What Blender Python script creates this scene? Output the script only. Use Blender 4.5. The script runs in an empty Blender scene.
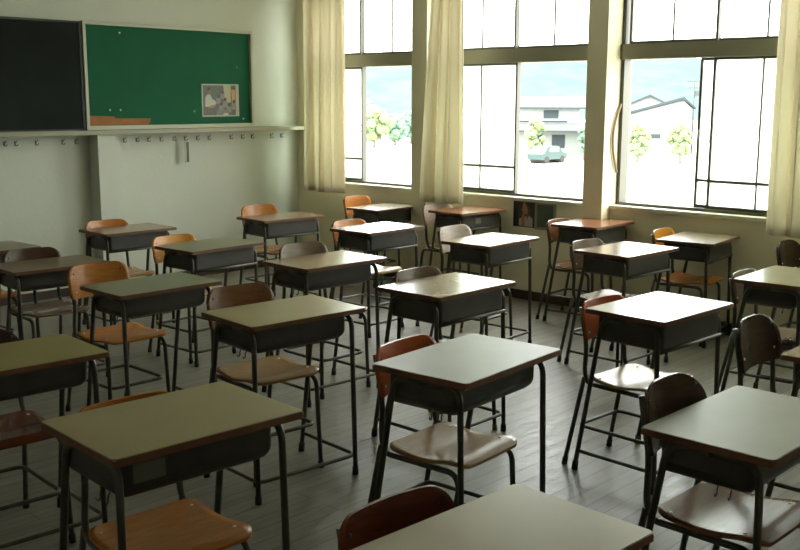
import bpy, bmesh, math, random
from mathutils import Vector, Matrix
random.seed(7)
SC = bpy.context.scene
COL = SC.collection

# ---------------------------------------------------------------- camera
cam_data = bpy.data.cameras.new('camera')
cam_data.sensor_width = 36.0
cam_data.lens = 45.24
cam_data.clip_end = 2000
cam = bpy.data.objects.new('camera', cam_data)
COL.objects.link(cam)
_r = Vector((0.6855165870960851, -0.7280496144150808, 0.003281427461912963))
_u = Vector((0.12300359095361921, 0.12025761893885237, 0.9850930015484185))
_f = Vector((0.7175911965936109, 0.6748939650324413, -0.17199130947271637))
M3 = Matrix((_r, _u, -_f)).transposed()
cam.matrix_world = Matrix.Translation((0, 0, 1.679)) @ M3.to_4x4()
SC.camera = cam

# ---------------------------------------------------------------- world, exposure
world = bpy.data.worlds.new('daylight')
SC.world = world
world.use_nodes = True
bg = world.node_tree.nodes['Background']
bg.inputs['Color'].default_value = (0.97, 1.0, 0.97, 1)
bg.inputs['Strength'].default_value = 13.0
SC.view_settings.view_transform = 'Standard'
SC.view_settings.look = 'None'
SC.view_settings.exposure = 0.0
SC.view_settings.gamma = 1.0
SC.view_settings.use_curve_mapping = False
SC.cycles.use_denoising = True
SC.cycles.max_bounces = 10
SC.cycles.diffuse_bounces = 6
SC.cycles.transparent_max_bounces = 12
SC.cycles.sample_clamp_indirect = 8.0

XW, YB = 6.89, 7.93          # window wall plane, back wall plane
CEIL = 3.05
Y0, X0 = -1.6, -2.4
BAYS = [(6.222, 7.70), (4.382, 6.042), (2.52, 4.205), (0.68, 2.34)]     # window openings in y
SILL, RAILB, RAILT, HEAD = 0.865, 1.988, 2.104, 2.74
XF = XW + 0.11               # window frame plane

for (a, b) in BAYS:          # sky portals: they only guide the sampling of the daylight
    ld = bpy.data.lights.new('sky_portal', 'AREA')
    ld.shape = 'RECTANGLE'
    ld.size = b - a
    ld.size_y = HEAD - SILL
    ld.cycles.is_portal = True
    lo = bpy.data.objects.new('sky_portal', ld)
    lo.location = (XW + 0.24, (a + b) / 2, (HEAD + SILL) / 2)
    lo.rotation_euler = (math.radians(90), 0, math.radians(90))
    COL.objects.link(lo)

# ---------------------------------------------------------------- materials
def mat(name, color, rough=0.5, metal=0.0, spec=0.5, noise=None, nscale=8.0, stretch=(1, 1, 1), bump=0.0, bscale=60.0):
    m = bpy.data.materials.new(name)
    m.use_nodes = True
    nt = m.node_tree
    p = nt.nodes['Principled BSDF']
    p.inputs['Roughness'].default_value = rough
    p.inputs['Metallic'].default_value = metal
    p.inputs['Specular IOR Level'].default_value = spec
    p.inputs['Base Color'].default_value = (*color, 1)
    if noise is not None or bump:
        tc = nt.nodes.new('ShaderNodeTexCoord')
        mp = nt.nodes.new('ShaderNodeMapping')
        mp.inputs['Scale'].default_value = stretch
        nt.links.new(tc.outputs['Object'], mp.inputs['Vector'])
    if noise is not None:
        n = nt.nodes.new('ShaderNodeTexNoise')
        n.inputs['Scale'].default_value = nscale
        n.inputs['Detail'].default_value = 5
        nt.links.new(mp.outputs['Vector'], n.inputs['Vector'])
        r = nt.nodes.new('ShaderNodeValToRGB')
        r.color_ramp.elements[0].position = 0.35
        r.color_ramp.elements[1].position = 0.65
        r.color_ramp.elements[0].color = (*color, 1)
        r.color_ramp.elements[1].color = (*noise, 1)
        nt.links.new(n.outputs['Fac'], r.inputs['Fac'])
        nt.links.new(r.outputs['Color'], p.inputs['Base Color'])
    if bump:
        n2 = nt.nodes.new('ShaderNodeTexNoise')
        n2.inputs['Scale'].default_value = bscale
        n2.inputs['Detail'].default_value = 4
        nt.links.new(mp.outputs['Vector'], n2.inputs['Vector'])
        b = nt.nodes.new('ShaderNodeBump')
        b.inputs['Strength'].default_value = bump
        b.inputs['Distance'].default_value = 0.01
        nt.links.new(n2.outputs['Fac'], b.inputs['Height'])
        nt.links.new(b.outputs['Normal'], p.inputs['Normal'])
    return m

def wood(name, c1, c2, rough=0.27, spec=0.28):
    return mat(name, c1, rough, 0, spec, noise=c2, nscale=6.0, stretch=(2.0, 14.0, 14.0))

M = {}
M['wall_back'] = mat('wall_plaster_back', (0.60, 0.62, 0.535), 0.7, noise=(0.565, 0.59, 0.50), nscale=1.3, bump=0.15, bscale=25)
M['wall_win'] = mat('wall_plaster_window', (0.72, 0.66, 0.47), 0.75, noise=(0.68, 0.62, 0.43), nscale=1.5, bump=0.15, bscale=25)
M['wall_dim'] = mat('wall_plaster_side', (0.74, 0.72, 0.62), 0.8)
M['ceil'] = mat('ceiling_board', (0.82, 0.81, 0.74), 0.9)
M['base'] = mat('baseboard_wood', (0.05, 0.035, 0.02), 0.6)
M['frame'] = mat('window_paint_darkened', (0.09, 0.088, 0.06), 0.5)  # window paint, colour darkened to offset strong skylight on the jambs
M['rail'] = mat('window_paint_lightened', (0.24, 0.225, 0.155), 0.55)  # same window paint, colour lightened to offset shade on the room side
M['sash'] = mat('sash_metal', (0.085, 0.077, 0.055), 0.45)
M['sill'] = mat('sill_paint', (0.62, 0.60, 0.46), 0.5)
M['steel'] = mat('dark_painted_steel', (0.050, 0.048, 0.034), 0.38, 0.0, 0.5, noise=(0.075, 0.07, 0.045), nscale=20)
M['steel_box'] = mat('dark_steel_sheet', (0.046, 0.045, 0.037), 0.42, 0.0, 0.5, noise=(0.06, 0.058, 0.046), nscale=10)
M['rubber'] = mat('black_rubber', (0.02, 0.02, 0.017), 0.7)
M['gold_cap'] = mat('yellowed_foot_cap', (0.35, 0.24, 0.03), 0.5)
M['chrome'] = mat('bright_rivet', (0.75, 0.73, 0.66), 0.3, 1.0)
M['dark_rivet'] = mat('dark_rivet', (0.04, 0.03, 0.02), 0.4)
M['edge'] = mat('desk_edge_band', (0.13, 0.05, 0.024), 0.45, noise=(0.17, 0.07, 0.03), nscale=20)
TOPS = {
 'tan': mat('laminate_tan', (0.37, 0.295, 0.135), 0.30, noise=(0.335, 0.265, 0.118), nscale=5),
 'olive': mat('laminate_olive', (0.31, 0.255, 0.075), 0.30, noise=(0.28, 0.23, 0.066), nscale=5),
 'green': mat('laminate_greygreen', (0.25, 0.245, 0.15), 0.30, noise=(0.225, 0.22, 0.135), nscale=5),
 'brown': mat('laminate_brown', (0.27, 0.175, 0.095), 0.22, 0, 0.7, noise=(0.21, 0.13, 0.07), nscale=6),
 'red': mat('laminate_reddish', (0.28, 0.125, 0.062), 0.22, 0, 0.6, noise=(0.22, 0.092, 0.045), nscale=6),
 'grey': mat('laminate_pale_grey', (0.30, 0.285, 0.20), 0.42, noise=(0.265, 0.25, 0.175), nscale=4),
 'gloss': mat('laminate_glossy', (0.30, 0.275, 0.19), 0.22, 0, 0.8, noise=(0.27, 0.245, 0.17), nscale=5),
 'dark': mat('laminate_dark', (0.20, 0.15, 0.082), 0.28, noise=(0.165, 0.12, 0.066), nscale=5),
}
WOODS = {
 'orange': wood('ply_orange', (0.50, 0.19, 0.035), (0.42, 0.145, 0.025)),
 'bright': wood('ply_bright_orange', (0.66, 0.27, 0.03), (0.58, 0.22, 0.025)),
 'red': wood('ply_red_orange', (0.50, 0.105, 0.018), (0.42, 0.08, 0.014)),
 'tan': wood('ply_tan', (0.37, 0.205, 0.08), (0.31, 0.16, 0.06)),
 'brown': wood('ply_brown', (0.24, 0.105, 0.042), (0.19, 0.08, 0.032)),
 'grey': wood('ply_grey_brown', (0.22, 0.15, 0.095), (0.18, 0.12, 0.075)),
 'pink': wood('ply_pale', (0.46, 0.36, 0.29), (0.40, 0.30, 0.24)),
 'dark': wood('ply_dark', (0.085, 0.045, 0.025), (0.065, 0.034, 0.019)),
 'maroon': wood('ply_maroon', (0.15, 0.042, 0.018), (0.115, 0.032, 0.014)),
 'straw': wood('ply_straw', (0.48, 0.33, 0.14), (0.41, 0.27, 0.11)),
}

def floor_mat():
    m = bpy.data.materials.new('worn_floor_boards')
    m.use_nodes = True
    nt = m.node_tree
    p = nt.nodes['Principled BSDF']
    tc = nt.nodes.new('ShaderNodeTexCoord')
    br = nt.nodes.new('ShaderNodeTexBrick')
    br.inputs['Scale'].default_value = 1.0
    br.inputs['Brick Width'].default_value = 1.8
    br.inputs['Row Height'].default_value = 0.09
    br.inputs['Mortar Size'].default_value = 0.0035
    br.inputs['Color1'].default_value = (0.205, 0.187, 0.15, 1)
    br.inputs['Color2'].default_value = (0.17, 0.155, 0.124, 1)
    br.inputs['Mortar'].default_value = (0.11, 0.10, 0.078, 1)
    nt.links.new(tc.outputs['Object'], br.inputs['Vector'])
    mp = nt.nodes.new('ShaderNodeMapping')
    mp.inputs['Scale'].default_value = (1.2, 7, 1)
    nt.links.new(tc.outputs['Object'], mp.inputs['Vector'])
    n = nt.nodes.new('ShaderNodeTexNoise')
    n.inputs['Scale'].default_value = 3.0
    n.inputs['Detail'].default_value = 8
    nt.links.new(mp.outputs['Vector'], n.inputs['Vector'])
    mx = nt.nodes.new('ShaderNodeMixRGB')
    mx.blend_type = 'OVERLAY'
    mx.inputs['Fac'].default_value = 0.7
    nt.links.new(br.outputs['Color'], mx.inputs['Color1'])
    nt.links.new(n.outputs['Fac'], mx.inputs['Color2'])
    nt.links.new(mx.outputs['Color'], p.inputs['Base Color'])
    rr = nt.nodes.new('ShaderNodeMapRange')
    rr.inputs['To Min'].default_value = 0.28
    rr.inputs['To Max'].default_value = 0.55
    nt.links.new(n.outputs['Fac'], rr.inputs['Value'])
    nt.links.new(rr.outputs['Result'], p.inputs['Roughness'])
    b = nt.nodes.new('ShaderNodeBump')
    b.inputs['Strength'].default_value = 0.35
    b.inputs['Distance'].default_value = 0.004
    add = nt.nodes.new('ShaderNodeMath')
    add.operation = 'SUBTRACT'
    nt.links.new(n.outputs['Fac'], add.inputs[0])
    nt.links.new(br.outputs['Fac'], add.inputs[1])
    nt.links.new(add.outputs[0], b.inputs['Height'])
    nt.links.new(b.outputs['Normal'], p.inputs['Normal'])
    return m
M['floor'] = floor_mat()

def pane_mat(name, clear, tint):
    m = bpy.data.materials.new(name)
    m.use_nodes = True
    nt = m.node_tree
    nt.nodes.clear()
    out = nt.nodes.new('ShaderNodeOutputMaterial')
    tl = nt.nodes.new('ShaderNodeBsdfTranslucent')
    tl.inputs['Color'].default_value = (*tint, 1)
    tr = nt.nodes.new('ShaderNodeBsdfTransparent')
    tr.inputs['Color'].default_value = (*tint, 1)
    mx = nt.nodes.new('ShaderNodeMixShader')
    mx.inputs['Fac'].default_value = clear
    nt.links.new(tl.outputs[0], mx.inputs[1])
    nt.links.new(tr.outputs[0], mx.inputs[2])
    gl = nt.nodes.new('ShaderNodeBsdfGlossy')
    gl.inputs['Roughness'].default_value = 0.1
    m2 = nt.nodes.new('ShaderNodeMixShader')
    m2.inputs['Fac'].default_value = 0.04
    nt.links.new(mx.outputs[0], m2.inputs[1])
    nt.links.new(gl.outputs[0], m2.inputs[2])
    nt.links.new(m2.outputs[0], out.inputs['Surface'])
    return m
M['frosted'] = pane_mat('frosted_glass', 0.5, (0.93, 0.96, 0.93))
M['glass'] = pane_mat('dusty_glass', 0.75, (0.93, 0.96, 0.94))

def curtain_mat():
    m = bpy.data.materials.new('cream_curtain_cloth')
    m.use_nodes = True
    nt = m.node_tree
    p = nt.nodes['Principled BSDF']
    p.inputs['Base Color'].default_value = (0.72, 0.66, 0.54, 1)
    p.inputs['Roughness'].default_value = 0.9
    p.inputs['Specular IOR Level'].default_value = 0.1
    out = nt.nodes['Material Output']
    tl = nt.nodes.new('ShaderNodeBsdfTranslucent')
    tl.inputs['Color'].default_value = (0.80, 0.74, 0.61, 1)
    mx = nt.nodes.new('ShaderNodeMixShader')
    mx.inputs['Fac'].default_value = 0.5
    nt.links.new(p.outputs[0], mx.inputs[1])
    nt.links.new(tl.outputs[0], mx.inputs[2])
    nt.links.new(mx.outputs[0], out.inputs['Surface'])
    return m
M['curtain'] = curtain_mat()

# ---------------------------------------------------------------- geometry helpers
def add_box(bm, c0, c1, bev=0.0, seg=2):
    x0, y0, z0 = c0
    x1, y1, z1 = c1
    vs = [bm.verts.new(p) for p in ((x0, y0, z0), (x1, y0, z0), (x1, y1, z0), (x0, y1, z0), (x0, y0, z1), (x1, y0, z1), (x1, y1, z1), (x0, y1, z1))]
    fs = [bm.faces.new([vs[i] for i in q]) for q in ((0, 3, 2, 1), (4, 5, 6, 7), (0, 1, 5, 4), (1, 2, 6, 5), (2, 3, 7, 6), (3, 0, 4, 7))]
    if bev:
        es = set(e for f in fs for e in f.edges)
        bmesh.ops.bevel(bm, geom=list(es), offset=bev, segments=seg, affect='EDGES', profile=0.5)

def fillet(pts, r, n=6):
    pts = [Vector(p) for p in pts]
    if len(pts) < 3:
        return pts
    out = [pts[0]]
    for i in range(1, len(pts) - 1):
        a, b, c = pts[i - 1], pts[i], pts[i + 1]
        d1, d2 = (a - b), (c - b)
        k = min(r, d1.length * 0.49, d2.length * 0.49)
        p1, p2 = b + d1.normalized() * k, b + d2.normalized() * k
        for j in range(n + 1):
            t = j / n
            out.append((1 - t) ** 2 * p1 + 2 * t * (1 - t) * b + t * t * p2)
    out.append(pts[-1])
    return out

def add_tube(bm, pts, rad, seg=10, closed=False):
    pts = [Vector(p) for p in pts]
    n = len(pts)
    rings = []
    prev = None
    for i, p in enumerate(pts):
        if closed:
            t = (pts[(i + 1) % n] - pts[i - 1]).normalized()
        else:
            t = (pts[min(i + 1, n - 1)] - pts[max(i - 1, 0)]).normalized()
        if prev is None:
            ref = Vector((0, 0, 1)) if abs(t.z) < 0.9 else Vector((1, 0, 0))
            nrm = t.cross(ref).normalized()
        else:
            nrm = (prev - t * prev.dot(t)).normalized()
        prev = nrm
        bn = t.cross(nrm)
        rr = rad[i] if isinstance(rad, (list, tuple)) else rad
        rings.append([bm.verts.new(p + (nrm * math.cos(2 * math.pi * k / seg) + bn * math.sin(2 * math.pi * k / seg)) * rr) for k in range(seg)])
    m = n if closed else n - 1
    for i in range(m):
        a, b = rings[i], rings[(i + 1) % n]
        for k in range(seg):
            f = bm.faces.new((a[k], a[(k + 1) % seg], b[(k + 1) % seg], b[k]))
            f.smooth = True
    if not closed:
        bm.faces.new(rings[0][::-1])
        bm.faces.new(rings[-1])

def add_ball(bm, c, r, sx=1, sy=1, sz=1, u=10, v=6):
    bmesh.ops.create_uvsphere(bm, u_segments=u, v_segments=v, radius=r, matrix=Matrix.Translation(c) @ Matrix.Diagonal((sx, sy, sz, 1)))

def mesh_obj(name, bm, m, parent=None, loc=None, smooth=False):
    bmesh.ops.recalc_face_normals(bm, faces=bm.faces)
    if smooth:
        for f in bm.faces:
            f.smooth = True
    me = bpy.data.meshes.new(name)
    bm.to_mesh(me)
    bm.free()
    me.materials.append(m)
    o = bpy.data.objects.new(name, me)
    COL.objects.link(o)
    if parent:
        o.parent = parent
    if loc:
        o.location = loc
    return o

def box_obj(name, boxes, m, parent=None, bev=0.0):
    bm = bmesh.new()
    for (a, b) in boxes:
        add_box(bm, a, b, bev)
    return mesh_obj(name, bm, m, parent)

def empty(name, loc=(0, 0, 0), rz=0.0):
    o = bpy.data.objects.new(name, None)
    o.empty_display_size = 0.1
    o.location = loc
    o.rotation_euler = (0, 0, rz)
    COL.objects.link(o)
    return o

def tag(o, label=None, cat=None, group=None, kind=None):
    if label: o['label'] = label
    if cat: o['category'] = cat
    if group: o['group'] = group
    if kind: o['kind'] = kind
    return o

def struct(o):
    o['kind'] = 'structure'
    return o

def kids(o):
    return CH.get(o.name, [])

CH = {}
def index_children():
    CH.clear()
    for o in bpy.data.objects:
        if o.parent:
            CH.setdefault(o.parent.name, []).append(o)

def copy_tree(o, parent=None):
    c = o.copy()
    COL.objects.link(c)
    if parent:
        c.parent = parent
    made = [(o.name, c)]
    for ch in kids(o):
        made += copy_tree(ch, c)[1]
    return c, made

def paint(o, m):
    o.material_slots[0].link = 'OBJECT'
    o.material_slots[0].material = m

# ---------------------------------------------------------------- room shell
struct(box_obj('floor', [((X0, Y0, -0.12), (XW + 0.24, YB + 0.15, 0))], M['floor']))
struct(box_obj('ceiling', [((X0 - .15, Y0 - .15, CEIL), (XW + 0.24, YB + 0.15, CEIL + 0.12))], M['ceil']))
struct(box_obj('wall_back', [((X0, YB, 0), (XW, YB + 0.15, CEIL)), ((4.515, YB - 0.15, 0), (4.695, YB, 1.372))], M['wall_back']))
struct(box_obj('wall_left', [((X0 - 0.15, Y0 - .15, -0.12), (X0, YB + 0.15, CEIL))], M['wall_dim']))
struct(box_obj('wall_front', [((X0, Y0 - 0.15, -0.12), (XW + 0.24, Y0, CEIL))], M['wall_dim']))
wb = [((XW, Y0, 0), (XW + 0.24, YB + 0.15, SILL - 0.03)), ((XW, Y0, HEAD), (XW + 0.24, YB + 0.15, CEIL))]
edges = [YB + 0.15]
for (a, b) in BAYS:
    edges += [b, a]
edges.append(Y0)
for i in range(0, len(edges), 2):
    hi, lo = edges[i], edges[i + 1]
    wb.append(((XW, lo, SILL - 0.03), (XW + 0.24, hi, HEAD)))
for (lo, hi) in ((6.042, 6.222), (4.205, 4.382), (2.34, 2.52), (0.50, 0.68)):
    wb.append(((XW - 0.13, lo, 0), (XW, hi, CEIL)))
struct(box_obj('wall_right', wb, M['wall_win']))
# baseboards
struct(box_obj('baseboard_back', [((X0, YB - 0.02, 0), (4.515, YB, 0.07)), ((4.695, YB - 0.02, 0), (XW, YB, 0.07)), ((4.505, YB - 0.165, 0), (4.705, YB - 0.15, 0.07))], M['base']))
bb = []
prevy = YB - 0.02
for (lo, hi) in ((6.042, 6.222), (4.205, 4.382), (2.34, 2.52), (0.50, 0.68)):
    bb.append(((XW - 0.02, hi + .015, 0), (XW, prevy, 0.075)))
    bb.append(((XW - 0.15, lo - .015, 0), (XW - 0.13, hi + .015, 0.075)))
    prevy = lo - .015
bb.append(((XW - 0.02, Y0, 0), (XW, prevy, 0.075)))
struct(box_obj('baseboard_right', bb, M['base']))
# shelf ledge along the back wall and the pale upright at its window end
struct(box_obj('trim_1', [((X0, YB - 0.17, 1.372), (XW, YB, 1.412))], mat('ledge_paint', (0.33, 0.33, 0.24), 0.6), bev=0.004))
struct(box_obj('trim_2', [((6.855, YB - 0.165, 0.85), (XW, YB - 0.12, 1.372))], M['sill']))
# window sills
for k, (a, b) in enumerate(BAYS):
    struct(box_obj('trim_%d' % (k + 3), [((XW - 0.02, a, SILL - 0.03), (XW + 0.24, b, SILL))], M['sill'], bev=0.004))

# windows
def sash(parent, x, ya, yb, z0, z1, bars, hbar, glass, handle=None, w=0.018):
    bxs = [((x - .014, ya, z0), (x + .014, ya + w, z1)), ((x - .014, yb - w, z0), (x + .014, yb, z1)),
           ((x - .014, ya + w, z0), (x + .014, yb - w, z0 + w * 1.2)), ((x - .014, ya + w, z1 - w), (x + .014, yb - w, z1))]
    for y in bars:
        bxs.append(((x - .009, y - .006, z0 + w), (x + .009, y + .006, z1 - w)))
    if hbar:
        bxs.append(((x - .0085, ya + w, hbar - .010), (x + .0085, yb - w, hbar + .010)))
    s = box_obj('sash', bxs, M['sash'], parent)
    box_obj('pane', [((x - .002, ya + w * .5, z0 + w * .5), (x + .002, yb - w * .5, z1 - w * .5))], glass, s)
    if handle:
        bm = bmesh.new()
        hy, hz = handle
        add_tube(bm, fillet([(x - .014, hy, hz - .03), (x - .035, hy, hz - .03), (x - .035, hy, hz + .03), (x - .014, hy, hz + .03)], .012, 4), .005, 8)
        mesh_obj('sash_handle', bm, M['steel'], s)
    return s

def window(n, a, b, lower, upper):
    w = struct(empty('window_%d' % n, (0, 0, 0)))
    fx0, fx1 = XW + 0.075, XW + 0.18
    box_obj('window_frame', [((fx0, a, SILL), (fx1, a + .03, HEAD)), ((fx0, b - .03, SILL), (fx1, b, HEAD)),
                             ((fx0, a + .03, SILL), (fx1, b - .03, SILL + .022)), ((fx0, a + .03, HEAD - .04), (fx1, b - .03, HEAD))], M['frame'], w)
    box_obj('transom_rail', [((fx0 - .02, a, RAILB), (fx1, b, RAILT))], M['rail'], w)
    for (x, ya, yb, bars, hb, gl, hd) in lower:
        sash(w, x, ya, yb, SILL + .022, RAILB, bars, hb, gl, hd)
    for (x, ya, yb, bars, hd) in upper:
        sash(w, x, ya, yb, RAILT, HEAD - .04, bars, None, M['glass'], hd, w=.018)
    return w
xa, xb = XF - 0.0, XF + 0.045
F = M['frosted']
window(1, *BAYS[0], [(xa, 7.08, 7.67, [7.45], 1.10, F, (7.10, 1.40)), (xb, 7.10, 7.67, [7.47], 1.10, F, None)],
       [(xa, 7.10, 7.67, [7.47], (7.112, 2.43)), (xb, 6.23, 7.13, [6.733], None)])
window(2, *BAYS[1], [(xa, 5.215, 5.99, [5.61], 1.105, F, (5.245, 1.42)), (xb, 5.235, 5.99, [5.62], 1.105, F, None)],
       [(xa, 5.24, 5.99, [5.606], (5.255, 2.44)), (xb, 4.39, 5.27, [4.886], None)])
window(3, *BAYS[2], [(xa, 2.55, 3.452, [3.079], 1.09, F, (3.44, 1.40)), (xb, 2.60, 3.575, [3.205], 1.09, F, (3.555, 1.43))],
       [(xa, 3.43, 4.153, [3.79], (3.44, 2.44)), (xb, 2.55, 3.46, [3.085], None)])
window(4, *BAYS[3], [(xa, 1.50, 2.31, [1.9], 1.09, F, None), (xb, 0.71, 1.53, [1.1], 1.09, F, None)],
       [(xa, 1.50, 2.31, [1.9], None), (xb, 0.71, 1.53, [1.1], None)])  # next bay of the row, out of view, added for its daylight

# ---------------------------------------------------------------- curtains
def curtain(label, x, top, bot, ztop, zbot, folds, amp, ph, hook=0.0):
    bm = bmesh.new()
    NU, NV = 120, 26
    grid = []
    for j in range(NV + 1):
        t = j / NV                        # 0 top .. 1 bottom
        a = top[0] + (bot[0] - top[0]) * t ** 0.8
        b = top[1] + (bot[1] - top[1]) * t ** 0.8
        row = []
        for i in range(NU + 1):
            s = i / NU
            w = math.sin(2 * math.pi * folds * s + ph + 0.5 * math.sin(3 * t + 5 * s)) + 0.45 * math.sin(2 * math.pi * folds * 1.7 * s + 1.3 + ph + t)
            w2 = 0.15 * math.sin(11 * s + 4 * t)
            y = a + (b - a) * s + 0.012 * math.sin(2 * math.pi * folds * s * 2 + ph)
            z = ztop + (zbot - ztop) * t + (0.006 * math.sin(9 * s + ph) if j == NV else 0)
            row.append(bm.verts.new((x + amp * (w + w2) * (0.75 + 0.35 * t), y, z)))
        grid.append(row)
    for j in range(NV):
        for i in range(NU):
            f = bm.faces.new((grid[j][i], grid[j][i + 1], grid[j + 1][i + 1], grid[j + 1][i]))
            f.smooth = True
    o = mesh_obj('curtain', bm, M['curtain'])
    sd = o.modifiers.new('thickness', 'SOLIDIFY')
    sd.thickness = 0.003
    # hem line
    hb = bmesh.new()
    rows = []
    for t in (0.928, 0.936):
        pass
    hb.free()
    tag(o, label, 'curtain', 'cream curtains beside the windows')
    return o
curtain('cream curtain in the room corner beside the green board, left of the first window', 6.71, (7.65, 7.06), (7.65, 7.05), 2.86, 0.778, 4.3, 0.028, 0.3)
curtain('cream curtain hanging in front of the wall pillar between the two left windows', 6.68, (5.89, 5.57), (6.045, 5.52), 2.86, 0.785, 3.4, 0.028, 1.9)
curtain('cream curtain at the right edge of the photo, covering the right end of a window', 6.71, (2.86, 2.16), (2.855, 2.15), 2.86, 0.775, 5.3, 0.03, 2.5)
rl = bmesh.new()
add_tube(rl, [(6.705, Y0 + .02, 2.87), (6.705, YB - .02, 2.87)], 0.012, 10)
for y in (7.8, 6.1, 4.27, 2.43, .59):
    add_tube(rl, [(6.705, y, 2.87), (6.9, y, 2.87)], 0.008, 8)
tag(mesh_obj('curtain_rail', rl, M['steel']), 'long curtain rail running above the windows', 'curtain rail')

# ---------------------------------------------------------------- back wall boards
cb = empty('chalkboard', (2.98, YB, 1.402))
tag(cb, 'black chalkboard on the back wall left of the green board', 'chalkboard')
def chalk_mat():
    m = mat('chalkboard_black', (0.010, 0.014, 0.012), 0.85, 0, 0.2, noise=(0.016, 0.021, 0.018), nscale=2.0)
    return m
box_obj('writing_surface', [((-2.48, -0.03, 0.02), (1.475, -0.001, 0.90))], chalk_mat(), cb)
box_obj('board_frame', [((-2.50, -0.036, 0.007), (1.495, 0, 0.022)), ((-2.50, -0.036, 0.90), (1.495, 0, 0.915)), ((1.475, -0.036, 0.022), (1.495, 0, 0.90)), ((-2.5, -0.036, 0.022), (-2.48, 0, 0.90))],
        mat('board_frame_dark', (0.03, 0.032, 0.028), 0.5), cb)
gb = empty('notice_board', (5.40, YB, 1.412))
tag(gb, 'green notice board with cream frame on the back wall', 'notice board')
GX0, GX1, GZ = -0.92, 0.885, 0.912
box_obj('felt_panel', [((GX0 + .03, -0.022, 0.02), (GX1 - .03, -0.001, GZ - .02))], mat('green_felt', (0.004, 0.105, 0.046), 0.9, noise=(0.004, 0.094, 0.041), nscale=3), gb)
box_obj('board_frame', [((GX0, -0.05, 0), (GX1, 0, 0.035)), ((GX0, -0.05, GZ - .028), (GX1, 0, GZ)), ((GX0, -0.05, 0.035), (GX0 + .03, 0, GZ - .028)), ((GX1 - .025, -0.05, 0.035), (GX1, 0, GZ - .028))],
        mat('cream_frame_paint', (0.50, 0.51, 0.40), 0.5), gb, bev=.003)
def poly(name, pts, y, m, parent=None, th=0.001):
    """thin flat sheet in the x-z plane at depth y (paper)"""
    bm = bmesh.new()
    a = [bm.verts.new((p[0], y - th, p[1])) for p in pts]
    b = [bm.verts.new((p[0], y, p[1])) for p in pts]
    bm.faces.new(a); bm.faces.new(b[::-1])
    n = len(pts)
    for i in range(n):
        bm.faces.new((a[i], b[i], b[(i + 1) % n], a[(i + 1) % n]))
    return mesh_obj(name, bm, m, parent)
yp = YB - 0.0225
strip = poly('paper_strip', [(4.512, 1.45), (5.10, 1.45), (5.115, 1.466), (5.13, 1.505), (4.77, 1.507), (4.76, 1.525), (4.512, 1.532)], yp, mat('brown_paper', (0.36, 0.15, 0.045), 0.8, noise=(0.30, 0.12, 0.035), nscale=6))
tag(strip, 'torn brown paper strip left along the bottom of the green board', 'paper')
# printed photograph: pupils in a classroom
ph = empty('photo_print', (5.908, yp, 1.665))
tag(ph, 'colour photo print of people pinned to the green board', 'photo')
def flat(c, r=0.45):
    return mat('print_ink', c, r)
poly('paper', [(-.218, -.152), (.215, -.150), (.213, .153), (-.217, .151)], 0, flat((0.42, 0.42, 0.33)), ph)
def pp(name, pts, c, lay):
    poly(name, pts, -0.0012 - 0.0006 * lay, flat(c), ph, th=0.0005)
pp('printed_backdrop', [(-.205, -.14), (.19, -.14), (.19, .14), (-.205, .14)], (0.07, 0.085, 0.065), 0)
pp('printed_window', [(.05, -.02), (.115, -.02), (.12, .14), (.03, .14)], (0.40, 0.38, 0.22), 1)
pp('printed_window', [(.13, -.04), (.165, -.04), (.17, .10), (.125, .10)], (0.55, 0.29, 0.10), 1)
pp('printed_window', [(.172, -.14), (.19, -.14), (.19, .14), (.175, .14)], (0.42, 0.38, 0.20), 2)
pp('printed_figure', [(-.185, -.06), (-.10, -.06), (-.055, -.03), (-.07, .0), (-.10, .01), (-.12, .05), (-.15, .06), (-.18, .03)], (0.42, 0.42, 0.36), 2)
pp('printed_head', [(-.15, .055), (-.125, .055), (-.115, .08), (-.12, .105), (-.145, .108), (-.155, .085)], (0.20, 0.11, 0.065), 3)
pp('printed_hair', [(-.155, .085), (-.118, .10), (-.12, .118), (-.145, .12), (-.158, .105)], (0.015, 0.012, 0.01), 4)
pp('printed_arm', [(-.15, -.075), (-.08, -.065), (-.06, -.045), (-.08, -.04), (-.15, -.055)], (0.33, 0.15, 0.09), 3)
pp('printed_desk', [(-.205, -.14), (-.10, -.14), (-.10, -.075), (-.205, -.07)], (0.10, 0.08, 0.055), 2)
for (x, z, s) in ((-.03, .02, 1.), (.02, .06, .9), (.05, -.01, 1.1), (.0, -.05, 1.), (.15, -.03, 1.1), (.09, -.06, 1.0)):
    pp('printed_figure', [(x - .03 * s, z - .05 * s), (x + .03 * s, z - .055 * s), (x + .024 * s, z + .0), (x - .02 * s, z + .004)], (0.22, 0.20, 0.19), 2)
    pp('printed_head', [(x - .012 * s, z + .003), (x + .012 * s, z + .003), (x + .014 * s, z + .03 * s), (x - .013 * s, z + .03 * s)], (0.045, 0.032, 0.025), 3)
pp('printed_table', [(-.06, -.14), (.10, -.135), (.08, -.085), (-.05, -.09)], (0.16, 0.15, 0.14), 3)
pp('printed_paper', [(.02, -.138), (.085, -.138), (.075, -.118), (.03, -.122)], (0.5, 0.48, 0.46), 4)
# push pins
for (px_, pz_, lab) in ((4.842, 2.240, 'white push pin near the top left of the green board'),
                        (4.715, 1.580, 'white push pin above the brown paper strip, left of two'),
                        (4.82, 1.580, 'white push pin above the brown paper strip, right of two'),
                        (5.595, 1.565, 'white push pin just left of the photo print'),
                        (6.10, 1.975, 'white push pin above the photo print, near the board edge'),
                        (6.165, 1.49, 'white push pin low at the right corner of the green board')):
    bm = bmesh.new()
    add_ball(bm, (px_, YB - 0.031, pz_), 0.009, 1, .8, 1, 8, 6)
    tag(mesh_obj('push_pin', bm, mat('pin_white', (0.7, 0.7, 0.62), 0.4), smooth=True), lab, 'pin', 'white push pins on the green board')

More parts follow.
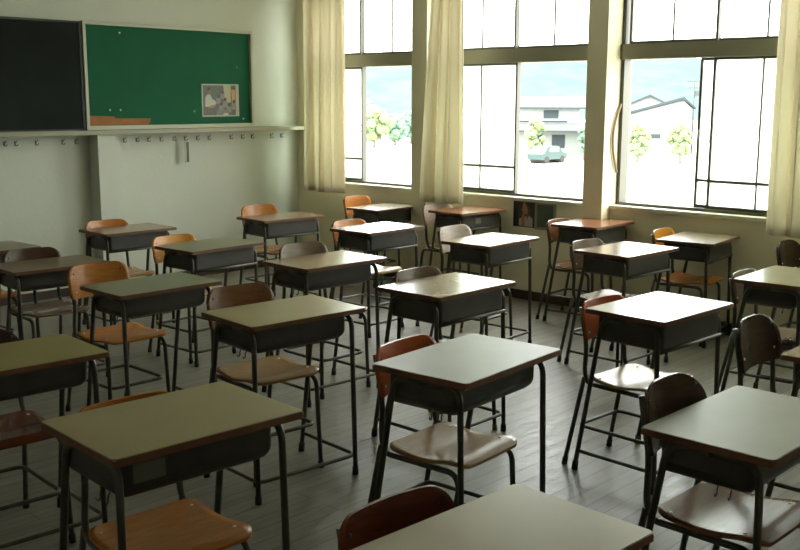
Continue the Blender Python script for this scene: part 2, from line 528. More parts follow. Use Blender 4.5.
# coat hooks under the ledge
hook_px = [3.774, 3.866, 4.043, 4.28, 4.40, 4.868, 4.995, 5.115, 5.245, 5.385, 5.509, 5.645, 5.777, 6.035, 6.175, 6.295, 6.54, 6.67]
bm = bmesh.new()
add_box(bm, (-.007, -.004, -.02), (.007, 0, .02), .001)
add_tube(bm, fillet([(0, -.003, .008), (0, -.022, .006), (0, -.04, .024)], .012, 4), .003, 8)
add_tube(bm, fillet([(0, -.003, -.012), (.006, -.025, -.022), (.012, -.032, -.002)], .012, 4), .003, 8)
add_ball(bm, (0, -.04, .024), .005)
hook0 = mesh_obj('coat_hook', bm, mat('hook_metal', (0.13, 0.13, 0.11), 0.4, .5))
onames = ['first', 'second', 'third', 'fourth', 'fifth', 'sixth', 'seventh', 'eighth', 'ninth', 'tenth', 'eleventh', 'twelfth', 'thirteenth']
for i, x in enumerate(hook_px):
    h = hook0 if i == 0 else hook0.copy()
    if i:
        COL.objects.link(h)
    h.location = (x - .012, YB, 1.316)
    if i < 5:
        lab = 'small metal coat hook under the ledge left of the pilaster, %s counting from the pilaster' % onames[4 - i]
    else:
        lab = 'small metal coat hook under the ledge right of the pilaster, %s counting from the pilaster' % onames[i - 5]
    tag(h, lab, 'hook', 'coat hooks under the ledge')
hs = empty('hanging_strap', (5.482, YB - 0.05, 1.285))
tag(hs, 'narrow dark and pale strap hanging from a coat hook under the green board', 'strap')
box_obj('dark_band', [((-.004, -.012, -.185), (.018, -.004, 0.0))], mat('strap_dark', (0.075, 0.09, 0.08), 0.6), hs, bev=.002)
box_obj('pale_band', [((-.026, -.010, -.19), (-.006, -.004, 0.005))], mat('strap_pale', (0.43, 0.44, 0.35), 0.6), hs, bev=.002)

# curved strap on the reveal of the pillar between the two right windows
bm = bmesh.new()
pts = []
for i in range(17):
    t = i / 16
    z = 1.65 - 0.53 * t
    x = XW + 0.075 - 0.10 * math.sin(math.pi * min(1, t * 1.0)) * (1 - .25 * t) - 0.03 * t
    pts.append((x, 4.190, z))
add_tube(bm, pts, [0.011 - 0.002 * abs(i - 8) / 8 for i in range(17)], 10)
tag(mesh_obj('cord', bm, mat('tan_cord', (0.30, 0.22, 0.12), 0.7)), 'curved tan cord hanging at the side of the pillar next to the right window', 'cord')

# pictures below the middle window sill
def wall_poly(name, pts, x, m, parent, th=0.001):
    bm = bmesh.new()
    a = [bm.verts.new((x - th, p[0], p[1])) for p in pts]
    b = [bm.verts.new((x, p[0], p[1])) for p in pts]
    bm.faces.new(a); bm.faces.new(b[::-1])
    n = len(pts)
    for i in range(n):
        bm.faces.new((a[i], b[i], b[(i + 1) % n], a[(i + 1) % n]))
    return mesh_obj(name, bm, m, parent)
po = empty('poster', (XW - 0.001, 5.035, 0.735))
tag(po, 'dark poster of a person in a white shirt under the middle window', 'poster')
wall_poly('poster_sheet', [(.118, -.118), (-.112, -.118), (-.115, .098), (.116, .098)], 0, flat((0.018, 0.016, 0.018)), po)
def wp(name, pts, c, lay):
    wall_poly(name, pts, -0.0012 - .0006 * lay, flat(c), po, .0005)
# poster y axis runs leftwards in the view, so positive is left
wp('printed_shirt', [(.055, -.11), (-.085, -.112), (-.085, -.045), (-.045, -.01), (-.01, -.03), (.03, -.04), (.055, -.05)], (0.42, 0.36, 0.32), 0)
wp('printed_face', [(.01, -.005), (-.03, -.01), (-.045, .03), (-.03, .07), (.015, .065), (.03, .03)], (0.38, 0.19, 0.09), 1)
wp('printed_hair', [(-.02, -.055), (-.05, -.02), (-.06, .03), (-.035, .075), (-.02, .07), (-.035, .03), (-.028, -.02)], (0.13, 0.035, 0.018), 2)
wp('printed_arm', [(.03, -.11), (-.005, -.11), (-.005, -.03), (.005, .0), (.022, -.005), (.03, -.05)], (0.34, 0.17, 0.08), 2)
wp('printed_hand', [(.02, .06), (-.015, .06), (-.012, .085), (.005, .095), (.018, .08)], (0.40, 0.20, 0.10), 3)
pf = empty('picture_frame', (XW - 0.001, 4.82, 0.735))
tag(pf, 'small pale frame around a teal sheet, right of the dark poster', 'picture')
box_obj('frame', [((-.012, -.105, -.125), (0, .102, -.105)), ((-.012, -.105, .085), (0, .102, .1)), ((-.012, -.105, -.105), (0, -.085, .085)), ((-.012, .08, -.105), (0, .102, .085))], mat('frame_khaki', (0.27, 0.25, 0.145), .6), pf)
box_obj('teal_sheet', [((-.006, -.085, -.105), (0, .08, .085))], mat('teal_paper', (0.085, 0.105, 0.075), .5, noise=(.06, .08, .06), nscale=4), pf)

# ---------------------------------------------------------------- desks
def superrect(w, d, r, n=6):
    out = []
    for (cx, cy, a0) in ((w / 2 - r, d / 2 - r, 0), (-w / 2 + r, d / 2 - r, 90), (-w / 2 + r, -d / 2 + r, 180), (w / 2 - r, -d / 2 + r, 270)):
        for k in range(n + 1):
            a = math.radians(a0 + 90 * k / n)
            out.append((cx + r * math.cos(a), cy + r * math.sin(a)))
    return out

def slab(w, d, r, z0, z1, bev=0.002):
    bm = bmesh.new()
    o = superrect(w, d, r)
    a = [bm.verts.new((x, y, z0)) for x, y in o]
    b = [bm.verts.new((x, y, z1)) for x, y in o]
    bm.faces.new(a[::-1])
    top = bm.faces.new(b)
    n = len(o)
    for i in range(n):
        bm.faces.new((a[i], a[(i + 1) % n], b[(i + 1) % n], b[i]))
    if bev:
        bmesh.ops.bevel(bm, geom=list(top.edges), offset=bev, segments=2, affect='EDGES')
    return bm

DH = 0.745
def make_desk(railed=True):
    root = empty('school_desk')
    tp = mesh_obj('tabletop', slab(0.594, 0.394, 0.011, DH - 0.006, DH), TOPS['tan'], root)
    # brown edge band with wooden core
    mesh_obj('edge_band', slab(0.60, 0.40, 0.014, DH - 0.020, DH - 0.0015, 0.003), M['edge'], tp)
    # book box, open towards the chair
    bm = bmesh.new()
    fy = -.158 if railed else -.122
    rb = .018 if railed else .04
    rows = []
    for k in range(8):
        if k == 0:
            z, ins = DH - .021, 0.0
        else:
            a = math.radians(90 * (k - 1) / 6)
            z, ins = DH - .140 + rb * (1 - math.sin(a)), rb * (1 - math.cos(a))
        hx, f0, rc = .245 - ins, fy + ins, .02
        path = [(-hx, .155)]
        for q in range(6):
            t = math.radians(180 + 90 * q / 5)
            path.append((-hx + rc + rc * math.cos(t), f0 + rc + rc * math.sin(t)))
        for q in range(6):
            t = math.radians(270 + 90 * q / 5)
            path.append((hx - rc + rc * math.cos(t), f0 + rc + rc * math.sin(t)))
        path.append((hx, .155))
        rows.append([bm.verts.new((x, y, z)) for x, y in path])
    for k in range(7):
        for q in range(len(rows[0]) - 1):
            bm.faces.new((rows[k][q], rows[k][q + 1], rows[k + 1][q + 1], rows[k + 1][q])).smooth = k > 0
    bm.faces.new(rows[-1])
    bx = mesh_obj('book_box', bm, M['steel_box'], root)
    sd = bx.modifiers.new('sheet', 'SOLIDIFY')
    sd.thickness = .004
    sd.offset = 0
    for s in (-1, 1):
        bm = bmesh.new()
        add_tube(bm, fillet([(s * .257, 0, DH - .038), (s * .257, -.145, DH - .038), (s * .262, -.163, 0.03)], .055, 8), .011, 10)
        lg = mesh_obj('leg', bm, M['steel'], root)
        bm = bmesh.new()
        add_tube(bm, [(s * .262, -.1625, 0.0), (s * .262, -.1625, .035)], .0145, 10)
        mesh_obj('rubber_foot', bm, M['rubber'], lg)
        bm = bmesh.new()
        add_tube(bm, fillet([(s * .257, 0, DH - .038), (s * .257, .13, DH - .038), (s * .262, .245, 0.03)], .055, 8), .011, 10)
        lg = mesh_obj('leg', bm, M['steel'], root)
        bm = bmesh.new()
        add_tube(bm, [(s * .262, .249, 0.0), (s * .262, .244, .04)], .0145, 10)
        mesh_obj('rubber_foot', bm, M['rubber'], lg)
    bm = bmesh.new()
    add_tube(bm, fillet([(-.262, .235, .09), (-.262, -.166, .09), (.262, -.166, .09), (.262, .235, .09)], .05, 8), .0085, 10)
    mesh_obj('stretcher', bm, M['steel'], root)
    if railed:
        bm = bmesh.new()
        add_tube(bm, [(-.256, -.158, DH - .141), (.256, -.158, DH - .141)], .008, 10)
        mesh_obj('front_rail', bm, M['steel'], root)
    else:
        for y in (-.06, -.02):
            bm = bmesh.new()
            c = [(-.236, y, DH - .128), (-.244, y, DH - .140), (-.244, y, DH - .155), (-.252, y, DH - .160), (-.257, y, DH - .150)]
            add_tube(bm, fillet(c, .006, 4), .0022, 6)
            mesh_obj('bag_hook', bm, M['steel'], root)
    return root

def plate_on(root, u0, u1, y):
    o = box_obj('name_plate', [((u0, y - .005, DH - .100), (u1, y, DH - .052))], mat('name_plate_grey', (0.17, 0.165, 0.13), .5), root, bev=.002)
    return o

# ---------------------------------------------------------------- chairs
def plate_mesh(prof, nseg, fn, th):
    """prof: list of (t, halfwidth); fn(s, t, w) -> point on the front face; th offset vector function"""
    bm = bmesh.new()
    F_, B_ = [], []
    for (t, w) in prof:
        fr, br = [], []
        for i in range(nseg + 1):
            s = -1 + 2 * i / nseg
            p, nrm = fn(s * w, t)
            fr.append(bm.verts.new(p))
            br.append(bm.verts.new(p + nrm * th))
        F_.append(fr); B_.append(br)
    R = len(prof)
    for j in range(R - 1):
        for i in range(nseg):
            f = bm.faces.new((F_[j][i], F_[j][i + 1], F_[j + 1][i + 1], F_[j + 1][i])); f.smooth = True
            f = bm.faces.new((B_[j][i], B_[j + 1][i], B_[j + 1][i + 1], B_[j][i + 1])); f.smooth = True
        bm.faces.new((F_[j][0], F_[j + 1][0], B_[j + 1][0], B_[j][0]))
        bm.faces.new((F_[j][-1], B_[j][-1], B_[j + 1][-1], F_[j + 1][-1]))
    for i in range(nseg):
        bm.faces.new((F_[0][i], B_[0][i], B_[0][i + 1], F_[0][i + 1]))
        bm.faces.new((F_[-1][i], F_[-1][i + 1], B_[-1][i + 1], B_[-1][i]))
    return bm

def make_chair(dome=False, bent_upright=True, cap='rubber', seat_z=0.44):
    SEAT_Z = seat_z
    root = empty('school_chair')
    # seat: scooped plywood with rounded corners and a rolled front edge
    prof = []
    d0, d1, W, r = -.203, .145, .185, .05
    N = 22
    for k in range(N + 1):
        y = d0 + (d1 - d0) * (0.5 - 0.5 * math.cos(math.pi * k / N))
        e = min(y - d0, d1 - y)
        w = W - (0 if e >= r else r - math.sqrt(max(0, r * r - (r - e) ** 2)))
        prof.append((y, max(w, .01)))
    def seat_fn(x, y):
        z = SEAT_Z + 0.012 - 0.012 * math.cos(math.pi * min(1, abs(y + .0) / .2)) * 0.9 + 0.10 * x * x
        if y < -.13:
            z -= ((-.13 - y) / .075) ** 2 * 0.014
        return Vector((x, y, z)), Vector((0, 0, -1))
    seat = mesh_obj('seat', plate_mesh(prof, 16, seat_fn, .010), WOODS['tan'], root)
    # backrest
    z0, z1 = (.628, .80) if not dome else (.61, .80)
    prof = []
    W = .182
    N = 22
    for k in range(N + 1):
        z = z0 + (z1 - z0) * (0.5 - 0.5 * math.cos(math.pi * k / N))
        e = z1 - z
        rr = .065 if not dome else .10
        w = W - (0 if e >= rr else (rr - math.sqrt(max(0, rr * rr - (rr - e) ** 2))) * (1.0 if not dome else 1.25))
        eb = z - z0
        rb = .02
        w -= (0 if eb >= rb else rb - math.sqrt(max(0, rb * rb - (rb - eb) ** 2)))
        prof.append((z, w))
    def back_fn(x, z):
        y = .172 + (z - .6) * 0.20 - 1.05 * x * x + .034
        return Vector((x, y - .022, z)), Vector((-2.1 * -x * 0 , 1, 0)).normalized()
    bk = mesh_obj('backrest', plate_mesh(prof, 18, back_fn, .009), WOODS['brown'], root)
    for s in (-1, 1):
        for (z, m) in ((.660, M['chrome']), (.758, M['dark_rivet'])):
            x = s * .140
            p, _ = back_fn(x, z)
            bm = bmesh.new()
            add_ball(bm, p, .006, 1, .6, 1, 8, 5)
            mesh_obj('rivet', bm, m, bk, smooth=True)
        for y in (-.13, .10):
            p, _ = seat_fn(s * .150, y)
            bm = bmesh.new()
            add_ball(bm, p, .006, 1, 1, .5, 8, 5)
            mesh_obj('rivet', bm, M['chrome'], seat, smooth=True)
        rail = SEAT_Z - .020
        bx_ = s * .150
        top, _ = back_fn(bx_, .775)
        low, _ = back_fn(bx_, .60)
        off = Vector((0, .020, 0))
        bm = bmesh.new()
        if bent_upright:
            add_tube(bm, fillet([top + off, low + off, (s * .160, .178, SEAT_Z + .03), (s * .165, .155, rail), (s * .166, 0, rail)], .05, 7), .0105, 10)
            mesh_obj('upright', bm, M['steel'], root)
            bm = bmesh.new()
            add_tube(bm, [(s * .163, .176, rail + .03), (s * .180, .255, .03)], .0105, 10)
        else:
            add_tube(bm, fillet([top + off, low + off, (s * .160, .165, SEAT_Z + .06), (s * .164, .120, rail + .004)], .03, 5), .0105, 10)
            mesh_obj('upright', bm, M['steel'], root)
            bm = bmesh.new()
            add_tube(bm, fillet([(s * .166, 0, rail), (s * .167, .20, rail), (s * .180, .255, .03)], .05, 7), .0105, 10)
        lg = mesh_obj('leg', bm, M['steel'], root)
        bm = bmesh.new()
        add_tube(bm, [(s * .181, .259, 0), (s * .180, .2545, .035)], .0135, 10)
        mesh_obj('foot_cap', bm, M['rubber'] if cap == 'rubber' else M['gold_cap'], lg)
        bm = bmesh.new()
        add_tube(bm, fillet([(s * .166, 0, rail), (s * .168, -.170, rail), (s * .178, -.185, .03)], .05, 7), .0105, 10)
        lg = mesh_obj('leg', bm, M['steel'], root)
        bm = bmesh.new()
        add_tube(bm, [(s * .179, -.1875, 0), (s * .178, -.1845, .035)], .0135, 10)
        mesh_obj('foot_cap', bm, M['rubber'] if cap == 'rubber' else M['gold_cap'], lg)
    bm = bmesh.new()
    z = .205
    loop = fillet([(0, -.170, z), (-.158, -.170, z), (-.158, .205, z), (.158, .205, z), (.158, -.170, z), (0, -.170, z)], .045, 7)[:-1]
    add_tube(bm, loop, .0085, 10, closed=True)
    mesh_obj('stretcher', bm, M['steel'], root)
    return root

desk0 = {True: make_desk(True), False: make_desk(False)}
chair0 = {(False, True): make_chair(False, True), (True, True): make_chair(True, True, 'rubber'), (False, False): make_chair(False, False, 'gold'), 'low': make_chair(False, True, 'gold', 0.40)}
index_children()
used_desk = set()
PLAIN = ('D6', 'D7', 'D8', 'D9', 'D10', 'D14', 'D21', 'D22', 'D2', 'D24')
used_chair = set()

# key: x, y, theta, height, top, desk label, (chair dx, back y offset, top z, back, seat, kind, chair label)
W_, O_, B_, L_ = (False, True), (True, True), (False, False), 'low'
ROOM = [
 ('D1', 2.770, 6.238, 0.027, 0.745, (1.000, 1.000), 'dark', 'dark desk cut off by the left photo edge, against the back wall', (-.02, .25, .79, 'orange', 'orange', W_, 'orange chair mostly outside the left photo edge, behind the rearmost left desk')),
 ('D2', 2.870, 5.558, -0.057, 0.714, (0.990, 0.967), 'dark', 'dim brown desk at the left edge below the chalkboard, with a dark-backed chair', (-.005, .25, .772, 'dark', 'grey', W_, 'dark brown chair with grey seat at the desk below the chalkboard')),
 ('D3', 4.017, 6.552, -0.031, 0.730, (0.993, 0.999), 'brown', 'brown desk directly in front of the back wall pilaster', (-.04, .25, .772, 'orange', 'tan', L_, 'light orange chair in front of the back wall pilaster')),
 ('D4', 3.890, 5.363, 0.042, 0.745, (1.005, 0.990), 'green', 'grey-topped desk with a bright orange chair, in front of the wall right of the pilaster', (-.06, .32, .778, 'bright', 'straw', W_, 'bright orange chair at the grey desk in the second row from the back wall')),
 ('D5', 5.223, 6.231, -0.080, 0.749, (1.011, 0.981), 'brown', 'brown desk with an orange chair, in the room corner left of the first curtain', (.025, .36, .81, 'orange', 'brown', W_, 'orange chair in the back row, just left of the corner curtain')),
 ('D6', 2.832, 4.414, -0.007, 0.744, (1.002, 0.995), 'green', 'grey-green desk with a red-orange chair pulled out on its left', (-.052, .46, .80, 'orange', 'orange', W_, 'red-orange chair pulled out behind the grey-green desk at left')),
 ('D7', 1.643, 3.521, -0.074, 0.744, (1.000, 0.999), 'olive', 'olive-topped desk cut off by the left photo edge, in the middle of its height', (-.03, .28, .79, 'dark', 'maroon', O_, 'dark brown chair with reddish seat at the olive desk on the left edge')),
 ('D8', 3.834, 4.190, -0.039, 0.780, (1.017, 0.994), 'brown', 'glossy brown desk in the middle of the photo with a dull brown chair', (.06, .29, .838, 'grey', 'brown', W_, 'dull brown chair at the glossy brown desk in the photo centre')),
 ('D9', 2.784, 3.311, -0.087, 0.774, (1.003, 1.007), 'tan', 'tan desk with a tan seat showing under it, left of centre', (.02, .40, .822, 'brown', 'tan', W_, 'brown-backed chair with tan seat at the tan desk left of centre')),
 ('D10', 1.528, 2.296, -0.058, 0.811, (0.988, 1.049), 'tan', 'large tan desk in the left foreground with a name plate on its front', (.0, .28, .795, 'orange', 'orange', W_, 'orange-seated chair under the left foreground desk')),
 ('D11', 6.560, 6.379, 0.052, 0.716, (0.985, 0.967), 'gloss', 'pale desk against the wall under the first window', (-.025, .32, .793, 'orange', 'tan', W_, 'pinkish orange chair under the first window, right of the corner curtain')),
 ('D12', 5.214, 5.130, 0.008, 0.758, (0.989, 1.026), 'gloss', 'desk with a blue-grey front panel and gleaming top, orange chair behind it', (-.03, .28, .79, 'orange', 'straw', W_, 'orange chair with a straw seat at the desk with gleaming top below the first window')),
 ('D13', 3.723, 3.178, -0.001, 0.781, (0.987, 1.028), 'brown', 'dark brown desk with shiny top at the photo centre, behind the nearer centre desk', (.06, .265, .82, 'grey', 'grey', L_, 'grey-brown chair at the shiny desk in the photo centre')),
 ('D14', 2.682, 2.184, 0.075, 0.787, (1.004, 1.005), 'grey', 'pale worn desk in the centre foreground with a scratched top', (-.01, .29, .80, 'red', 'tan', W_, 'red-brown chair with tan seat at the pale desk in the centre foreground')),
 ('D15', 6.560, 5.383, -0.068, 0.764, (0.959, 0.978), 'red', 'reddish desk under the middle window with a small label on its front', (-.045, .33, .788, 'pink', 'grey', B_, 'pale chair left of the reddish desk, below the curtain of the middle window')),
 ('D16', 5.332, 4.172, 0.050, 0.751, (0.992, 1.011), 'brown', 'desk with a white glare on its right half, left of the wall poster', (.05, .36, .806, 'pink', 'grey', L_, 'pale pinkish chair at the desk in front of the wall poster')),
 ('D17', 6.560, 4.152, 0.049, 0.761, (0.973, 0.999), 'red', 'reddish desk against the pillar between the two right windows', (-.055, .27, .768, 'brown', 'brown', W_, 'brown chair at the reddish desk beside the pillar')),
 ('D18', 5.570, 3.268, -0.041, 0.753, (0.974, 1.024), 'brown', 'half brown, half glaring desk in front of the pillar', (-.06, .27, .788, 'grey', 'grey', W_, 'grey-brown chair at the desk in front of the pillar')),
 ('D19', 6.560, 3.283, 0.115, 0.728, (0.922, 1.024), 'dark', 'small-looking grey desk under the right window with a bright orange chair', (-.03, .25, .77, 'bright', 'orange', W_, 'bright orange chair under the right window')),
 ('D20', 4.026, 2.178, -0.047, 0.771, (0.995, 1.011), 'gloss', 'desk with a white gleaming top right of centre, red-orange chair behind', (-.06, .27, .775, 'red', 'straw', W_, 'red-orange chair with pale wooden seat right of centre')),
 ('D21', 2.786, 1.190, -0.012, 0.757, (1.017, 0.992), 'grey', 'pale desk in the right foreground with brown edge, cut by the photo edge', (-.03, .25, .835, 'dark', 'brown', O_, 'dark brown round-backed chair with glossy seat in the right foreground')),
 ('D22', 5.364, 2.139, 0.045, 0.744, (0.999, 1.000), 'gloss', 'pale desk at the right photo edge, partly gleaming, left of the darkest chair', (.03, .27, .735, 'grey', 'grey', W_, 'grey chair almost hidden behind the pale desk at the right photo edge')),
 ('D23', 1.624, 1.233, -0.049, 0.740, (1.000, 0.998), 'tan', 'nearest tan desk at the bottom centre edge of the photo', (-.045, .285, .765, 'maroon', 'brown', W_, 'dark maroon chair back at the bottom edge of the photo')),
 ('D24', 3.915, 1.262, .0, .75, (1, 1), 'brown', 'desk cut off by the right photo edge, between the gleaming desk and the foreground desk', (-.05, .41, .82, 'dark', 'dark', O_, 'dark chair with rounded back right of the gleaming desk')),
 ('D25', None, None, 0, 0, None, None, None, (6.53, 2.43, .772, 'dark', 'dark', O_, 'nearly black chair at the right photo edge below the right curtain')),
]
def place_chair(kind, x, y, th, top, back, seat, label):
    p = chair0[kind]
    if kind in used_chair:
        r, made = copy_tree(p)
    else:
        used_chair.add(kind)
        r, made = p, [(p.name, p)]
        for ch in kids(p):
            made.append((ch.name, ch))
    r.location = (x, y, 0)
    r.rotation_euler = (0, 0, th)
    r.scale = (1, 1, top / .80)
    for (nm, o) in made:
        b = nm.split('.')[0]
        if b == 'seat': paint(o, WOODS[seat])
        if b == 'backrest': paint(o, WOODS[back])
    tag(r, label, 'chair', 'school chairs at the desks')
    return r
DESKS = {}
for (key, x, y, th, h, sxy, top, dlabel, ch) in ROOM:
    if x is not None:
        railed = key not in PLAIN
        p = desk0[railed]
        if railed in used_desk:
            r, made = copy_tree(p)
        else:
            used_desk.add(railed)
            r, made = p, [(p.name, p)] + [(c.name, c) for c in kids(p)]
        r.location = (x, y, 0)
        r.rotation_euler = (0, 0, th)
        r.scale = (sxy[0], sxy[1], h / DH)
        for (nm, o) in made:
            if nm.split('.')[0] == 'tabletop': paint(o, TOPS[top])
        tag(r, dlabel, 'desk', 'school desks in rows')
        DESKS[key] = r
    dx, dy, tz, bk, st, kind, clabel = ch
    if x is None:
        cx, cy, cth = dx, dy, 0.0
    else:
        a, b = dx, max(dy, .257) - .205
        cx = x + a * math.cos(th) - b * math.sin(th)
        cy = y + a * math.sin(th) + b * math.cos(th)
        cth = th
    place_chair(kind, cx, cy, cth, tz, bk, st, clabel)
plate_on(DESKS['D10'], -.205, -.11, -.1215)
plate_on(DESKS['D15'], -.08, -.01, -.1575)

# ---------------------------------------------------------------- outside
GZ_ = -3.9
struct(box_obj('ground', [((XW + 1.5, -300, GZ_ - .3), (500, 400, GZ_))], mat('schoolyard_sand', (0.42, 0.41, 0.34), 0.9, 0, 0.0)))
def polar(px, dist):
    """point on the ground seen along image column px at horizontal distance dist"""
    d = M3 @ Vector(((px - 400) / 1005.4, 0.1746, -1))
    d.z = 0
    d.normalize()
    return d * dist
# wooded hill far behind
bm = bmesh.new()
NA, NB = 90, 12
rows = []
for j in range(NB + 1):
    row = []
    for i in range(NA + 1):
        px = 100 + 900 * i / NA
        t = j / NB
        dist = 420 - 120 * (1 - t)
        hgt = (23.5 + 2.5 * math.sin(px * .013 + 1) + 1.0 * math.sin(px * .041) + 0.4 * math.sin(px * .17)) * math.sin(t * math.pi / 2)
        p = polar(px, dist)
        row.append(bm.verts.new((p.x + random.uniform(-1, 1), p.y + random.uniform(-1, 1), GZ_ + hgt + random.uniform(-.25, .25) * t)))
    rows.append(row)
for j in range(NB):
    for i in range(NA):
        bm.faces.new((rows[j][i], rows[j][i + 1], rows[j + 1][i + 1], rows[j + 1][i]))
for i in range(NA):   # back slope down to the ground
    a, b = rows[NB][i], rows[NB][i + 1]
    c = bm.verts.new((b.co.x * 1.25, b.co.y * 1.25, GZ_)); d = bm.verts.new((a.co.x * 1.25, a.co.y * 1.25, GZ_))
    bm.faces.new((a, b, c, d))
struct(mesh_obj('hill', bm, mat('hazy_wooded_hillside', (0.058, 0.086, 0.084), 0.9, 0, 0.0, noise=(0.074, 0.092, 0.091), nscale=.12), smooth=True))  # pale cyan of the distance haze is put into the hill's colour

def local_frame(px, dist):
    p = polar(px, dist)
    yaw = math.atan2(p.y, p.x) - math.pi / 2        # local +y away from the viewer, +x to the right
    return Vector((p.x, p.y, GZ_)), yaw
M['plaster_out'] = mat('house_plaster', (0.23, 0.245, 0.235), 0.8, 0, 0.0)
M['roof_out'] = mat('grey_roof_tiles', (0.12, 0.135, 0.13), 0.7, 0, 0.0)
M['dark_out'] = mat('dark_timber', (0.045, 0.055, 0.06), 0.6, 0, 0.0)
M['leaf'] = mat('young_leaves', (0.13, 0.185, 0.115), 0.8, 0, 0.0, noise=(0.19, 0.215, 0.10), nscale=1.2)
M['leaf2'] = mat('dark_leaves', (0.105, 0.18, 0.15), 0.8, 0, 0.0, noise=(0.15, 0.195, 0.13), nscale=1.2)
M['bark'] = mat('bark', (0.16, 0.15, 0.13), 0.9)

def prism(bm, pts, y0, y1):
    a = [bm.verts.new((p[0], y0, p[1])) for p in pts]
    b = [bm.verts.new((p[0], y1, p[1])) for p in pts]
    bm.faces.new(a); bm.faces.new(b[::-1])
    n = len(pts)
    for i in range(n):
        bm.faces.new((a[i], b[i], b[(i + 1) % n], a[(i + 1) % n]))

loc, yaw = local_frame(556, 104)
hs1 = empty('house', loc, yaw)
tag(hs1, 'two-storey house with long grey roofs seen through the middle window', 'house')
box_obj('wall', [((-4.2, 0, 0), (3.0, 6, 3.0)), ((-3.8, .5, 3.0), (2.4, 5.5, 5.0))], M['plaster_out'], hs1)
bm = bmesh.new()
# upper roof: ridge along x
add = [(-.2, 4.9), (3.0, 5.95), (6.2, 4.9), (6.2, 4.8), (3.0, 5.8), (-.2, 4.8)]
a = [bm.verts.new((-4.4, p[0], p[1])) for p in add]
b = [bm.verts.new((3.0, p[0], p[1])) for p in add]
bm.faces.new(a[::-1]); bm.faces.new(b)
for i in range(6):
    bm.faces.new((a[i], a[(i + 1) % 6], b[(i + 1) % 6], b[i]))
mesh_obj('roof', bm, M['roof_out'], hs1)
bm = bmesh.new()
low = [(-1.6, 2.65), (.6, 3.3), (.6, 3.2), (-1.6, 2.5)]
a = [bm.verts.new((-5.0, p[0], p[1])) for p in low]
b = [bm.verts.new((3.6, p[0], p[1])) for p in low]
bm.faces.new(a[::-1]); bm.faces.new(b)
for i in range(4):
    bm.faces.new((a[i], a[(i + 1) % 4], b[(i + 1) % 4], b[i]))
mesh_obj('porch_roof', bm, M['roof_out'], hs1)
box_obj('eave', [((-4.4, -.3, 4.70), (3.0, -.15, 4.84)), ((-5.0, -1.7, 2.42), (3.6, -1.58, 2.55)), ((-3.9, .42, 3.35), (1.2, .5, 3.5))], M['dark_out'], hs1)
w = box_obj('window', [((-1.2, .42, 3.75), (.3, .5, 4.55))], M['dark_out'], hs1)
box_obj('window', [((-2.6, -.08, 1.0), (-1.2, 0, 2.1))], M['dark_out'], hs1)
box_obj('window', [((-.3, -.08, 0.8), (1.0, 0, 2.1))], M['dark_out'], hs1)

loc, yaw = local_frame(660, 100)
sh = empty('house', loc, yaw)
tag(sh, 'plain gabled building with a long sloping roof seen through the right window', 'house')
bm = bmesh.new()
prism(bm, [(-5.5, 0), (2.9, 0), (2.9, 4.9), (2.2, 5.6), (-5.5, 3.5)], 0, 8)
mesh_obj('wall', bm, M['plaster_out'], sh)
bm = bmesh.new()
prism(bm, [(-5.8, 3.45), (2.2, 5.65), (3.3, 4.75), (3.3, 4.95), (2.2, 5.9), (-5.8, 3.65)], -.4, 8.3)
mesh_obj('roof', bm, M['dark_out'], sh)
box_obj('window', [((-.9, -.06, 2.0), (.2, 0, 2.4))], M['dark_out'], sh)
loc, yaw = local_frame(650, 122)
bh = empty('house', loc, yaw)
tag(bh, 'gabled house roof peeking out behind the plain building', 'house')
bm = bmesh.new()
prism(bm, [(-4.0, 0), (2.6, 0), (2.6, 4.8), (0, 6.0), (-4.0, 4.3)], 0, 8)
mesh_obj('wall', bm, M['plaster_out'], bh)
bm = bmesh.new()
prism(bm, [(-4.4, 4.1), (0, 6.0), (3.0, 4.55), (3.0, 4.75), (0, 6.25), (-4.4, 4.3)], -.4, 8.3)
mesh_obj('roof', bm, M['dark_out'], bh)

def tree(px, dist, h, w, leaf, label):
    loc, yaw = local_frame(px, dist)
    t = empty('tree', loc, yaw)
    tag(t, label, 'tree', 'trees across the yard')
    bm = bmesh.new()
    rnd = random.Random(px)
    for k in range(60):
        z = h * (.25 + .7 * rnd.random())
        rw = w * .5 * math.sin(math.pi * min(1, max(.08, (z / h - .12) / .92))) 
        a = rnd.uniform(0, 6.28); q = rnd.uniform(.2, 1) * rw
        bmesh.ops.create_icosphere(bm, subdivisions=2, radius=rnd.uniform(.09, .17) * w, matrix=Matrix.Translation((math.cos(a) * q, math.sin(a) * q, z)))
    for v in bm.verts:
        v.co += Vector((rnd.uniform(-1, 1), rnd.uniform(-1, 1), rnd.uniform(-1, 1))) * .035 * w
    mesh_obj('foliage', bm, leaf, t)
    bm = bmesh.new()
    add_tube(bm, [(0, 0, -.1), (.05, 0, h * .4), (0, .05, h * .7)], [.16, .11, .05], 8)
    mesh_obj('trunk', bm, M['bark'], t)
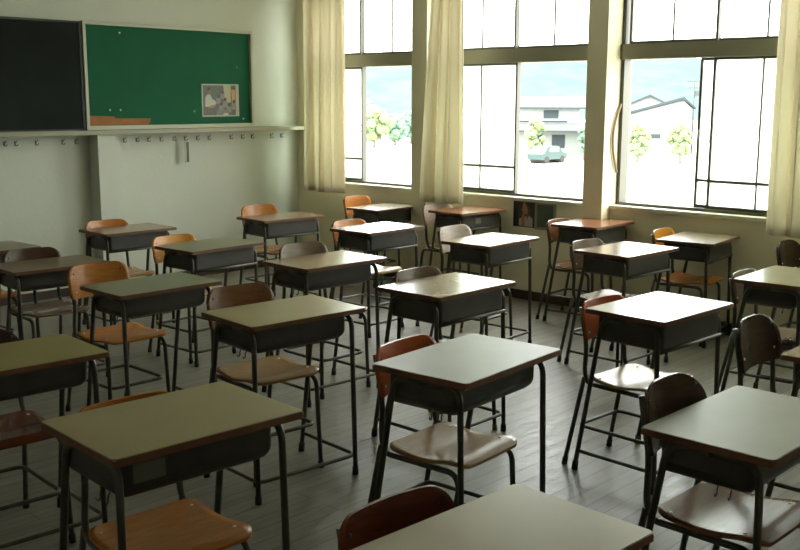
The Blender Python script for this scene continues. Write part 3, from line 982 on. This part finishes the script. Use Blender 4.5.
tree(537, 97, 4.0, 1.9, M['leaf'], 'young tree in front of the two-storey house')
tree(586, 97, 3.6, 1.6, M['leaf2'], 'tree beside the pillar at the right end of the two-storey house')
tree(640, 94, 3.5, 2.2, M['leaf'], 'left of two young trees in front of the plain gabled building')
tree(683, 94, 3.6, 2.2, M['leaf'], 'right of two young trees in front of the plain gabled building')
tree(374, 120, 4.6, 4.2, M['leaf'], 'yellow-green tree at the left in the first window view')
tree(395, 125, 3.6, 3.4, M['leaf2'], 'darker tree in the centre of the first window view')
tree(411, 130, 4.2, 3.0, M['leaf2'], 'tree by the pillar in the first window view')
tree(366, 132, 5.6, 3.4, M['leaf2'], 'taller tree behind the yellow-green one in the first window view')

loc, yaw = local_frame(549, 92)
car = empty('car', loc, yaw + 0.95)
tag(car, 'small dark car parked in front of the two-storey house', 'car')
bm = bmesh.new()
prism(bm, [(-1.9, .35), (1.9, .35), (1.95, .8), (1.2, .95), (.7, 1.5), (-1.0, 1.5), (-1.5, .95), (-1.95, .85)], -.8, .8)
mesh_obj('body', bm, mat('car_paint', (0.03, 0.06, 0.06), 0.35), car)
box_obj('side_window', [((-.85, -.83, 1.0), (.6, -.80, 1.4))], mat('car_glass', (0.16, 0.17, 0.16), .1), car)
for x in (-1.2, 1.2):
    bm = bmesh.new()
    add_tube(bm, [(x, -.84, .33), (x, .84, .33)], .33, 14)
    mesh_obj('wheel', bm, M['rubber'], car)
loc, yaw = local_frame(694, 113)
bm = bmesh.new()
add_tube(bm, [(0, 0, -.1), (0, 0, 8.5)], [.12, .08], 8)
add_tube(bm, [(-.8, 0, 7.6), (.8, 0, 7.6)], .05, 6)
add_tube(bm, [(-.6, 0, 6.9), (.6, 0, 6.9)], .05, 6)
add_box(bm, (.1, -.2, 6.0), (.5, .2, 6.6))
up = mesh_obj('utility_pole', bm, mat('pole_grey', (0.05, 0.06, 0.06), .8))
up.location = loc; up.rotation_euler = (0, 0, yaw)
tag(up, 'thin utility pole behind the gabled building in the right window', 'pole')
